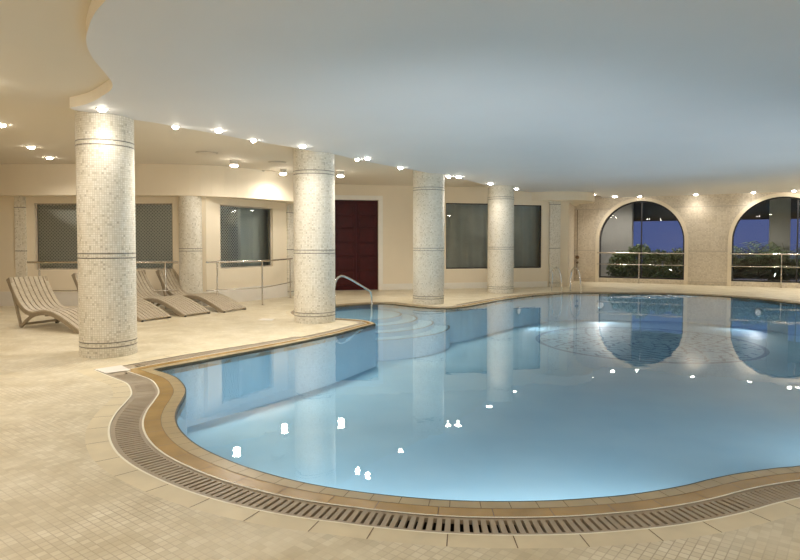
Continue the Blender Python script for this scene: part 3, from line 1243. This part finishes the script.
def can_light(px, py, label):
    p = P(px, py, ZC)
    rt = thing('surface_spotlight', label, 'ceiling light', (p.x, p.y, ZC), 0, 'surface mounted can lights')
    b = MB(); b.lathe([(0.10, 0.0), (0.10, -0.012), (0.07, -0.02)], 24); b.build('mount_plate', M['lamp_trim'], rt, smooth=True)
    b = MB(); b.lathe([(0.072, -0.018), (0.085, -0.03), (0.085, -0.10), (0.078, -0.105)], 24); b.build('housing', M['lamp_trim'], rt, smooth=True)
    b = MB(); b.lathe([(0.076, -0.104), (0.082, -0.118), (0.07, -0.135), (0.03, -0.148)], 24); b.build('bulb', M['bulb'], rt, smooth=True)
    spot_light('bulb_light', (0, 0, -0.22), WALLWASH_W, LAMP_COL, 175, 0.6, 0.08, rt)


can_light(234, 160.2, 'surface spotlight on the cream ceiling left of the smoke detector')
can_light(283, 169.2, 'surface spotlight on the cream ceiling just left of the second column')
can_light(340.5, 171.5, 'surface spotlight on the ceiling above the dark red door')
p = P(262, 170.4, ZC)
rt = thing('smoke_detector', 'small grey smoke detector between two surface spotlights', 'smoke detector', (p.x, p.y, ZC))
b = MB(); b.lathe([(0.07, 0), (0.07, -0.02), (0.05, -0.035)], 24); b.build('base', M['vent'], rt, smooth=True)
b = MB(); b.lathe([(0.045, -0.033), (0.04, -0.07), (0.02, -0.08)], 24); b.build('sensor_head', M['vent'], rt, smooth=True)
for px, py, r, lab in ((207, 152.5, 0.22, 'round ceiling vent left of the surface spotlights'), (277, 162, 0.20, 'round ceiling vent above the pair of surface spotlights')):
    p = P(px, py, ZC)
    rt = thing('ceiling_vent', lab, 'vent', (p.x, p.y, ZC), 0, 'round ceiling vents')
    b = MB(); b.lathe([(r, 0), (r, -0.012), (r * 0.86, -0.02)], 32); b.build('rim', M['vent'], rt, smooth=True)
    for k, rr in enumerate((0.78, 0.54, 0.3)):
        b = MB(); b.lathe([(r * rr, -0.018), (r * rr * 1.02, -0.03 - k * 0.004), (r * rr * 0.86, -0.034 - k * 0.004)], 32)
        b.build('diffuser_ring', M['ceiling'], rt, smooth=True)

# underwater lamps on the pool walls
def underwater(px, py, aim, label, watts=UNDER_W):
    p = P(px, py, 0) if aim is None else Vector((px, py, 0))
    # nearest outline point and inward normal
    i = min(range(len(pool)), key=lambda k: (pool[k] - p.xy).length)
    t = (pool[(i + 1) % len(pool)] - pool[i - 1]).normalized()
    inn = Vector((-t.y, t.x))
    q = pool[i] + inn * 0.03
    rt = thing('underwater_lamp', label, 'pool light', (q.x, q.y, -0.36), math.atan2(inn.y, inn.x), 'underwater pool lamps')
    R90 = Matrix.Rotation(PI / 2, 4, 'Y')
    b = MB(); b.lathe([(0.11, -0.03), (0.11, 0.005), (0.09, 0.015)], 28, R90); b.build('bezel', M['chrome'], rt, smooth=True)
    b = MB(); b.lathe([(0.088, 0.012), (0.06, 0.022), (0.02, 0.026)], 28, R90); b.build('lens', M['bulb_pool'], rt, smooth=True)
    ld = bpy.data.lights.new('pool_bulb', 'SPOT')
    ld.energy = watts
    ld.color = UNDER_COL
    ld.spot_size = math.radians(140)
    ld.spot_blend = 1.0
    ld.shadow_soft_size = 0.1
    lo = bpy.data.objects.new('pool_bulb', ld)
    C.objects.link(lo)
    lo.parent = rt
    lo.location = (0.08, 0, 0)
    lo.rotation_euler = (0, -PI / 2, 0)


underwater(520, 297.5, None, 'lit underwater lamp on the far pool wall near the fourth column', 50)
underwater(600, 292.9, None, 'lit underwater lamp below the left arched window', 50)
underwater(760, 298.9, None, 'lit underwater lamp at the right end of the far pool wall', 50)
underwater(188, 438, None, 'added unseen underwater lamp on the near left curve of the pool wall', 50)  # from here on, near-wall lamps added out of view to light the pool floor
underwater(285, 478, None, 'added unseen underwater lamp on the near pool wall below the second column', 70)
underwater(400, 496.2, None, 'added unseen underwater lamp on the near pool wall at the middle of the picture')
underwater(530, 501, None, 'added unseen underwater lamp on the near pool wall right of its lowest point')
underwater(640, 492.8, None, 'added unseen underwater lamp on the near pool wall below the left arch')
underwater(745, 472.5, None, 'added unseen underwater lamp on the near pool wall towards the right edge', 110)
for x_, y_ in ((5.4, 5.15), (8.4, 6.3), (10.8, 8.4), (11.9, 11.1)):  # unseen lamps added to brighten the right part of the pool
    underwater(x_, y_, 1, 'added unseen underwater lamp on the pool wall beyond the right edge', 150)


# ------------------------------------------------------------------ loungers
def lounger_proto(label):
    rt = thing('sun_lounger', label, 'sun lounger', (0, 0, 0), 0, 'slatted wooden sun loungers')
    Wd_ = 0.64
    top = [(-0.30, 0.87), (-0.20, 0.70), (-0.09, 0.54), (0.03, 0.41), (0.17, 0.325), (0.32, 0.30), (0.48, 0.325), (0.63, 0.345), (0.80, 0.335), (0.98, 0.29), (1.18, 0.215), (1.38, 0.125), (1.55, 0.045)]
    cur = catmull(top, 0.045)

    def off2(c, d):
        r_ = []
        for i in range(len(c)):
            a_, b_ = c[max(0, i - 1)], c[min(len(c) - 1, i + 1)]
            t = (b_ - a_).normalized()
            r_.append(c[i] + Vector((t.y, -t.x)) * d)
        return r_
    low = off2(cur, 0.022)
    b = MB()
    ns, gap = 8, 0.02
    sw = (Wd_ - gap * (ns - 1)) / ns
    for k in range(ns):
        y0 = k * (sw + gap)
        y1 = y0 + sw
        n0 = len(b.v)
        for a_, l_ in zip(cur, low):
            b.v += [(a_.x, y0, a_.y), (a_.x, y1, a_.y), (l_.x, y1, l_.y), (l_.x, y0, l_.y)]
        for i in range(len(cur) - 1):
            q = n0 + 4 * i
            for j in range(4):
                b.face((q + j, q + (j + 1) % 4, q + 4 + (j + 1) % 4, q + 4 + j))
        b.face((n0, n0 + 3, n0 + 2, n0 + 1))
        e = n0 + 4 * (len(cur) - 1)
        b.face((e, e + 1, e + 2, e + 3))
    b.build('slatted_seat', M['wood'], rt)
    l1, l2 = off2(cur, 0.022), off2(cur, 0.085)
    for y0 in (-0.002, Wd_ - 0.033):
        b = MB()
        n0 = len(b.v)
        y1 = y0 + 0.035
        for a_, l_ in zip(l1, l2):
            zl = max(l_.y, 0.0)
            za = max(a_.y, 0.004)
            b.v += [(a_.x, y0, za), (a_.x, y1, za), (l_.x, y1, zl), (l_.x, y0, zl)]
        for i in range(len(cur) - 1):
            q = n0 + 4 * i
            for j in range(4):
                b.face((q + j, q + (j + 1) % 4, q + 4 + (j + 1) % 4, q + 4 + j))
        b.face((n0, n0 + 3, n0 + 2, n0 + 1))
        e = n0 + 4 * (len(cur) - 1)
        b.face((e, e + 1, e + 2, e + 3))
        b.build('side_rail', M['wood_side'], rt)
        # straight rear leg
        b = MB()
        for (xa, za, xb, zb_, w_) in ((-0.30, 0.865, 0.0, 0.0, 0.045),):
            d = Vector((xb - xa, zb_ - za)).normalized()
            pv = Vector((-d.y, d.x)) * w_ / 2
            prof = [(xa - pv.x, za - pv.y), (xa + pv.x, za + pv.y), (xb + pv.x * 1.0, 0.0), (xb - pv.x, 0.0)]
            n0 = len(b.v)
            for yy in (y0, y1):
                b.v += [(x, yy, z) for x, z in prof]
            b.face((n0, n0 + 1, n0 + 2, n0 + 3)); b.face((n0 + 7, n0 + 6, n0 + 5, n0 + 4))
            for j in range(4):
                b.face((n0 + j, n0 + 4 + j, n0 + 4 + (j + 1) % 4, n0 + (j + 1) % 4))
        b.build('leg', M['wood_side'], rt)
        # arched brace from the foot up under the knees
        br = catmull([(0.0, 0.01), (0.12, 0.11), (0.27, 0.205), (0.45, 0.262), (0.62, 0.28)], 0.06)
        b = MB()
        n0 = 0
        for i, q in enumerate(br):
            a_, c_ = br[max(0, i - 1)], br[min(len(br) - 1, i + 1)]
            t = (c_ - a_).normalized()
            nn = Vector((-t.y, t.x)) * 0.024
            p1_, p2_ = q + nn, q - nn
            b.v += [(p1_.x, y0, max(0, p1_.y)), (p1_.x, y1, max(0, p1_.y)), (p2_.x, y1, max(0, p2_.y)), (p2_.x, y0, max(0, p2_.y))]
        for i in range(len(br) - 1):
            q = 4 * i
            for j in range(4):
                b.face((q + j, q + (j + 1) % 4, q + 4 + (j + 1) % 4, q + 4 + j))
        b.build('arched_brace', M['wood_side'], rt)
    for (x_, z_) in ((-0.24, 0.70), (0.03, 0.06), (0.62, 0.25), (1.30, 0.075)):
        b = MB(); b.bevbox(x_ - 0.02, x_ + 0.02, 0.03, Wd_ - 0.03, z_ - 0.02, z_ + 0.02, 0.004)
        b.build('crossbar', M['wood_side'], rt)
    for x_ in (0.0, 1.53):
        for y0 in (0.0, Wd_ - 0.035):
            b = MB(); b.bevbox(x_ - 0.025, x_ + 0.025, y0, y0 + 0.035, 0.0, 0.022, 0.004)
            b.build('foot', M['rubber'], rt)
    return rt


ax = Vector((0.885, -0.465)).normalized()
rz = math.atan2(ax.y, ax.x)
ends = [(P(20.5, 327.5, 0).xy, 'sun lounger standing alone at the far left of the near column'),
        (P(142, 322.0, 0).xy - ax * 1.55 * 1.08, 'sun lounger mostly hidden behind the near column, its foot end showing'),
        (P(185, 317.0, 0).xy - ax * 1.55 * 1.08, 'middle sun lounger of the three right of the near column'),
        (P(224, 312.7, 0).xy - ax * 1.55 * 1.08, 'sun lounger nearest the short steel railing and second column')]
proto = lounger_proto(ends[0][1])
proto.location = (*ends[0][0], 0)
proto.rotation_euler = (0, 0, rz)
proto.scale = (1.08, 1.06, 1.0)
for e_, lab in ends[1:]:
    dup(proto, (*e_, 0), rz, lab)


# ------------------------------------------------------------------ railings
def railing(path, zt, zl, posts, label, name='steel_railing', r=0.022, extra=None):
    rt = thing(name, label, 'railing', (0, 0, 0))
    b = MB(); b.tube([(p.x, p.y, zt) for p in path], r, 12); b.build('handrail', M['steel'], rt, smooth=True)
    b = MB(); b.tube([(p.x, p.y, zl) for p in path], r * 0.6, 10); b.build('lower_bar', M['steel'], rt, smooth=True)
    for q in posts:
        b = MB(); b.tube([(q.x, q.y, 0.0), (q.x, q.y, zt - 0.005)], r * 0.85, 12); pst = b.build('post', M['steel'], rt, smooth=True)
        b = MB(); b.lathe([(0.045, 0.0), (0.045, 0.008), (0.022, 0.014)], 20, Matrix.Translation((q.x, q.y, 0))); b.build('flange', M['steel'], pst, smooth=True)
    return rt


def yat(px, Y):
    return Vector(((px - 400) / FPX * Y, Y))


yl = 8.87 * H
railing([yat(27, yl), yat(178, yl)], 1.05, 0.42, [yat(39, yl), yat(102, yl), yat(165, yl)], 'long steel railing behind the loungers')
rp = catmull([yat(206, 8.88 * H), yat(217, 9.0 * H), yat(240, 9.2 * H), yat(262, 9.5 * H), yat(280, 10.2 * H), yat(292, 10.85 * H)], 0.15)
railing(rp, 1.05, 0.42, [yat(217, 9.0 * H), yat(262, 9.5 * H), yat(290, 10.75 * H)], 'short curved steel railing left of the second column')
for (s0, s1, sp_, lab) in ((sa - ra - 0.03, sa + ra + 0.03, s_arch(639.5), 'steel railing across the left arched window'),
                           (sb - ra - 0.03, sb + ra + 0.03, s_arch(781.5), 'steel railing across the right arched window')):
    o_ = 0.10
    q0, q1, qp = WR(s0, 0, o_).xy, WR(s1, 0, o_).xy, WR(sp_, 0, o_).xy
    rt = railing([q0, q1], 1.10, 0.68, [qp], lab)
    for q, s_ in ((q0, s0), (q1, s1)):
        for z_ in (1.10, 0.68):
            w0 = WR(s_, z_, 0.026)
            b = MB(); b.tube([w0, (q.x, q.y, z_)], 0.016, 10); b.build('wall_bracket', M['steel'], rt, smooth=True)

# pool ladder
f1_, f2_ = P(551.6, 291.4, 0), P(570.2, 291.1, 0)
rt = thing('pool_ladder', 'steel pool ladder with two curved grab rails in the far corner', 'pool ladder', f1_)
dirp = Vector((0.30, -0.95))
for q in (f1_, f2_):
    l = q - f1_
    prof = catmull([(0.0, 0.0), (0.02, 0.40), (0.10, 0.66), (0.26, 0.74), (0.42, 0.64), (0.52, 0.36), (0.56, -0.1), (0.56, -0.7)], 0.08)
    b = MB(); b.tube([(l.x + dirp.x * a_.x, l.y + dirp.y * a_.x, a_.y) for a_ in prof], 0.021, 12)
    b.build('grab_rail', M['chrome'], rt, smooth=True)
    b = MB(); b.lathe([(0.05, 0.0), (0.05, 0.008), (0.025, 0.018)], 20, Matrix.Translation(l)); b.build('flange', M['chrome'], rt, smooth=True)
sp = f2_ - f1_
for z_ in (-0.22, -0.48):
    b = MB()
    c_ = Vector((dirp.x * 0.56, dirp.y * 0.56, z_))
    b.tube([c_, c_ + Vector((sp.x, sp.y, 0))], 0.025, 10)
    b.build('tread', M['chrome'], rt, smooth=True)

# stair rail in the nook
q0, q1 = P(334.5, 309.5, 0), P(371.5, 305.5, 0)
rt = thing('stair_rail', 'curved steel stair rail rising from the water behind the second column', 'stair rail', (q0.x, q0.y, 0))
d = q1 - q0
L = d.xy.length
b = MB()
prof = catmull([(0.0, -0.3), (0.0, 0.2), (0.0, 0.50), (0.05, 0.66), (0.17, 0.74), (0.32, 0.70), (0.62, 0.54), (0.86, 0.40), (0.96, 0.34), (1.0, 0.22), (1.0, -0.1), (1.0, -0.35)], 0.06)
b.tube([(d.x * a_.x, d.y * a_.x, a_.y) for a_ in prof], 0.024, 14)
b.build('rail_tube', M['chrome'], rt, smooth=True)
b = MB(); b.lathe([(0.055, -0.12), (0.055, -0.105), (0.03, -0.09)], 20, Matrix.Translation((0, 0, 0))); b.build('flange', M['chrome'], rt, smooth=True)

# pipe with valve in the far corner
q = P(573.2, 284.0, 0)
s_ = 0.12
w0 = WR(s_, 0, 0.05)
rt = thing('shower_pipe', 'thin dark vertical pipe with a round valve in the far corner', 'pipe', (w0.x, w0.y, 0))
b = MB(); b.tube([(0, 0, 0.25), (0, 0, 2.72)], 0.012, 10); b.build('riser', M['brass'], rt, smooth=True)
for z_, r_ in ((0.92, 0.07), (0.72, 0.045)):
    b = MB(); b.lathe([(r_ * 0.6, -0.03), (r_, 0.0), (r_, 0.03), (r_ * 0.5, 0.05)], 20, Matrix.Translation((0, -0.02, z_)) @ Matrix.Rotation(PI / 2, 4, 'X'))
    b.build('valve', M['brass'], rt, smooth=True)

# foaming jet
b = MB()
fc = P(655, 296.2, 0).xy
nx, ny = 60, 16
for j in range(ny + 1):
    for i in range(nx + 1):
        u, v = i / nx * 2 - 1, j / ny * 2 - 1
        e_ = max(0.0, 1 - u * u - v * v)
        z = 0.045 * e_ * (0.4 + 0.6 * math.sin(9 * u + 2 * math.sin(5 * v)) ** 2) + 0.02 * e_ * random.random()
        k_ = math.sqrt(max(1e-6, 1 - v * v * 0.99))
        b.v.append((fc.x + u * k_ * 1.5, fc.y + v * 0.30 + 0.12 * u, WZ - 0.004 + z))
for j in range(ny):
    for i in range(nx):
        a_ = j * (nx + 1) + i
        b.face((a_, a_ + 1, a_ + nx + 2, a_ + nx + 1))
fm = glassmat('churned_water', (0.85, 0.93, 0.97), ior=1.5, bump=(9.0, 0.9, 0.05), rough=0.12)
nt = fm.node_tree
outn = nt.nodes['Material Output']
prev = outn.inputs[0].links[0].from_socket
tc = N(nt, 'ShaderNodeTexCoord')
mp = N(nt, 'ShaderNodeMapping'); mp.inputs['Scale'].default_value = (1.2, 5.0, 1.0)
no = N(nt, 'ShaderNodeTexNoise'); no.inputs['Scale'].default_value = 2.2; no.inputs['Detail'].default_value = 6
nt.links.new(tc.outputs['Object'], mp.inputs[0]); nt.links.new(mp.outputs[0], no.inputs['Vector'])
df = N(nt, 'ShaderNodeBsdfDiffuse'); df.inputs[0].default_value = (0.9, 0.93, 0.95, 1)
mr = N(nt, 'ShaderNodeMapRange'); mr.inputs['From Min'].default_value = 0.47; mr.inputs['From Max'].default_value = 0.62; mr.inputs['To Max'].default_value = 0.85
nt.links.new(no.outputs['Fac'], mr.inputs['Value'])
mx = N(nt, 'ShaderNodeMixShader')
nt.links.new(mr.outputs[0], mx.inputs[0]); nt.links.new(prev, mx.inputs[1]); nt.links.new(df.outputs[0], mx.inputs[2])
nt.links.new(mx.outputs[0], outn.inputs[0])
M['foam'] = fm
tag(b.build('churned_water', M['foam'], smooth=True), 'churned water over the jet below the left arched window', 'water', kind='stuff')

# ------------------------------------------------------------------ outside the arches
b = MB()
og = [wallA - NRM * 0.33 - U * 6, wallB - NRM * 0.33 + U * 6]
outer = og + [og[1] - NRM * 16, og[0] - NRM * 16]
if area(outer) < 0:
    outer.reverse()
b.poly([outer], -0.02)
struct(b.build('ground_garden', M['soil']), 'dark garden bed outside the arched windows', 'ground')
b = MB()
o1 = [wallA - NRM * 0.3 - U * 6, wallB - NRM * 0.3 + U * 8]
o2 = [o1[1] - NRM * 5.2, o1[0] - NRM * 5.2]
ol = o1 + o2
if area(ol) < 0:
    ol.reverse()
b.poly([ol], 3.3, flip=True)
b.poly([ol], 3.6)
b.wallstrip(ol, 3.3, 3.6)
Mf = Matrix.Translation((wallA.x, wallA.y, 0)) @ Matrix.Rotation(math.atan2(U.y, U.x), 4, 'Z')
wbox(b, -6, LW + 8, -5.3, -5.1, 2.42, 3.4, Mf)
struct(b.build('roof_porch', M['frame_dark']), 'dark porch roof outside the arched windows', 'porch roof')


def pillar(px0, px1, back_off, label):
    p0 = wallA - NRM * back_off
    p1 = wallB - NRM * back_off
    s0, s1 = s_of(px0, p0, p1), s_of(px1, p0, p1)
    Mx = Matrix.Translation((p0.x, p0.y, 0)) @ Matrix.Rotation(math.atan2(U.y, U.x), 4, 'Z')
    rt = thing('garden_pillar', label, 'pillar', Mx @ Vector(((s0 + s1) / 2, 0, 0)), math.atan2(U.y, U.x), 'grey pillars outside')
    w_ = (s1 - s0) / 2
    b = MB(); b.bevbox(-w_, w_, 0, 0.35, -0.02, 3.31, 0.015); b.build('shaft', M['pillar_grey'], rt)
    b = MB(); b.bevbox(-w_ - 0.03, w_ + 0.03, -0.03, 0.38, -0.02, 0.2, 0.01); b.build('plinth', M['pillar_grey'], rt)


pillar(592, 632, 2.3, 'wide grey pillar outside the left arched window')
pillar(769, 790, 3.2, 'grey pillar outside the right arched window among palms')


def shrub(c, rx, rz_, h0, label, n_leaf, palm=False):
    rt = thing('palm_plant' if palm else 'garden_shrub', label, 'plant', (c.x, c.y, -0.02), 0, 'palm plants outside' if palm else 'shrubs outside')
    b = MB()
    st = MB()
    if palm:
        for k in range(n_leaf):
            a = random.uniform(0, 2 * PI)
            L_ = random.uniform(0.4, 1.1) * rz_
            el = random.uniform(0.55, 1.5)
            base = Vector((0, 0, 0.1))
            hd = Vector((math.cos(a), math.sin(a), 0))
            ribs = []
            for j in range(9):
                f = j / 8
                ribs.append(base + hd * (L_ * f * math.cos(el) + 0.22 * L_ * f * f) + Vector((0, 0, 0.08 + L_ * f * math.sin(el) - 0.30 * L_ * f * f)))
            st.tube(ribs, 0.006, 5)
            sd = Vector((-hd.y, hd.x, 0))
            for j in range(1, 9):
                for sg in (-1, 1):
                    for q in (0, 0.5):
                        p_ = ribs[j] if q == 0 else (ribs[j] + ribs[j - 1]) / 2
                        ll = 0.34 * L_ * (1 - 0.6 * abs(j / 8 - 0.5))
                        tip = p_ + sd * sg * ll * 0.8 + hd * ll * 0.5 + Vector((0, 0, -0.15 * ll))
                        wv = hd * 0.03
                        b.quad(p_ - wv, p_ + wv, tip + wv * 0.2, tip - wv * 0.2)
    else:
        for k in range(10):
            a = random.uniform(0, 2 * PI)
            st.tube([(0, 0, 0), (math.cos(a) * rx * 0.3, math.sin(a) * rx * 0.3, rz_ * 0.7), (math.cos(a) * rx * 0.6, math.sin(a) * rx * 0.6, rz_ * 1.3)], [0.018, 0.012, 0.004], 6)
        for k in range(n_leaf):
            th_, ph = random.uniform(0, 2 * PI), math.acos(random.uniform(-0.8, 1))
            rr = random.uniform(0.6, 1.0) * (1 + 0.14 * math.sin(5 * th_) * math.sin(4 * ph))
            p_ = Vector((rx * rr * math.sin(ph) * math.cos(th_), rx * rr * math.sin(ph) * math.sin(th_), h0 + rz_ * rr * math.cos(ph)))
            d1_ = Vector((random.gauss(0, 1), random.gauss(0, 1), random.gauss(0, 1))).normalized()
            d2_ = d1_.cross(Vector((random.gauss(0, 1), random.gauss(0, 1), random.gauss(0, 1)))).normalized()
            s_ = random.uniform(0.04, 0.085)
            b.quad(p_ - d1_ * s_, p_ + d2_ * s_ * 0.45, p_ + d1_ * s_, p_ - d2_ * s_ * 0.45)
    b.build('foliage', M['leaf_b' if palm else 'leaf'], rt)
    st.build('stem', M['bark'], rt)


def out_at(px, off):
    p0, p1 = wallA - NRM * off, wallB - NRM * off
    return p0 + (p1 - p0).normalized() * s_of(px, p0, p1)


for px, off, rx, rz_, lab in ((622, 1.35, 0.55, 0.62, 'lowest round shrub at the left side of the left arched window'), (640, 1.7, 0.62, 0.78, 'tallest round shrub in the middle of the left arched window'),
                              (660, 1.45, 0.60, 0.66, 'round shrub right of the railing post outside the left arch'), (680, 1.75, 0.62, 0.68, 'round shrub at the right side of the left arched window'),
                              (698, 1.5, 0.6, 0.6, 'shrub outside behind the stone pier between the arches')):
    shrub(out_at(px, off), rx, rz_, rz_ * 0.85, lab, 2600)
for px, off, h_, lab in ((735, 1.9, 1.45, 'palm plant at the left side of the right arched window'), (748, 2.3, 1.6, 'second palm plant from the left side of the right arched window'),
                         (760, 1.9, 1.65, 'tall palm plant just left of the grey pillar'), (774, 2.2, 1.6, 'palm plant in front of the grey pillar'),
                         (789, 1.9, 1.6, 'palm plant just right of the grey pillar'), (805, 2.2, 1.5, 'palm plant at the right edge of the picture')):
    shrub(out_at(px, off), 0.5, h_ * 1.15, 0, lab, 64, palm=True)
# ceiling lights added under the porch to light the pillars and plants
for px, off in ((616, 0.9), (700, 2.6), (780, 0.7)):
    q = out_at(px, off)
    rt = thing('added_porch_light', 'added porch ceiling light outside ' + {616: 'above the lowest shrub', 700: 'behind the stone pier', 780: 'above the palms'}[px], 'light', (q.x, q.y, 3.3), 0, 'added porch lights')
    b = MB(); b.lathe([(0.07, 0), (0.07, -0.03), (0.05, -0.04)], 20); b.build('housing', M['lamp_trim'], rt)
    b = MB(); b.lathe([(0.05, -0.038), (0.03, -0.045)], 20); b.build('lens', M['bulb'], rt)
    spot_light('added_porch_bulb', (0, 0, -0.08), PORCH_W, (1, 0.93, 0.85), 160, 0.8, 0.06, rt)
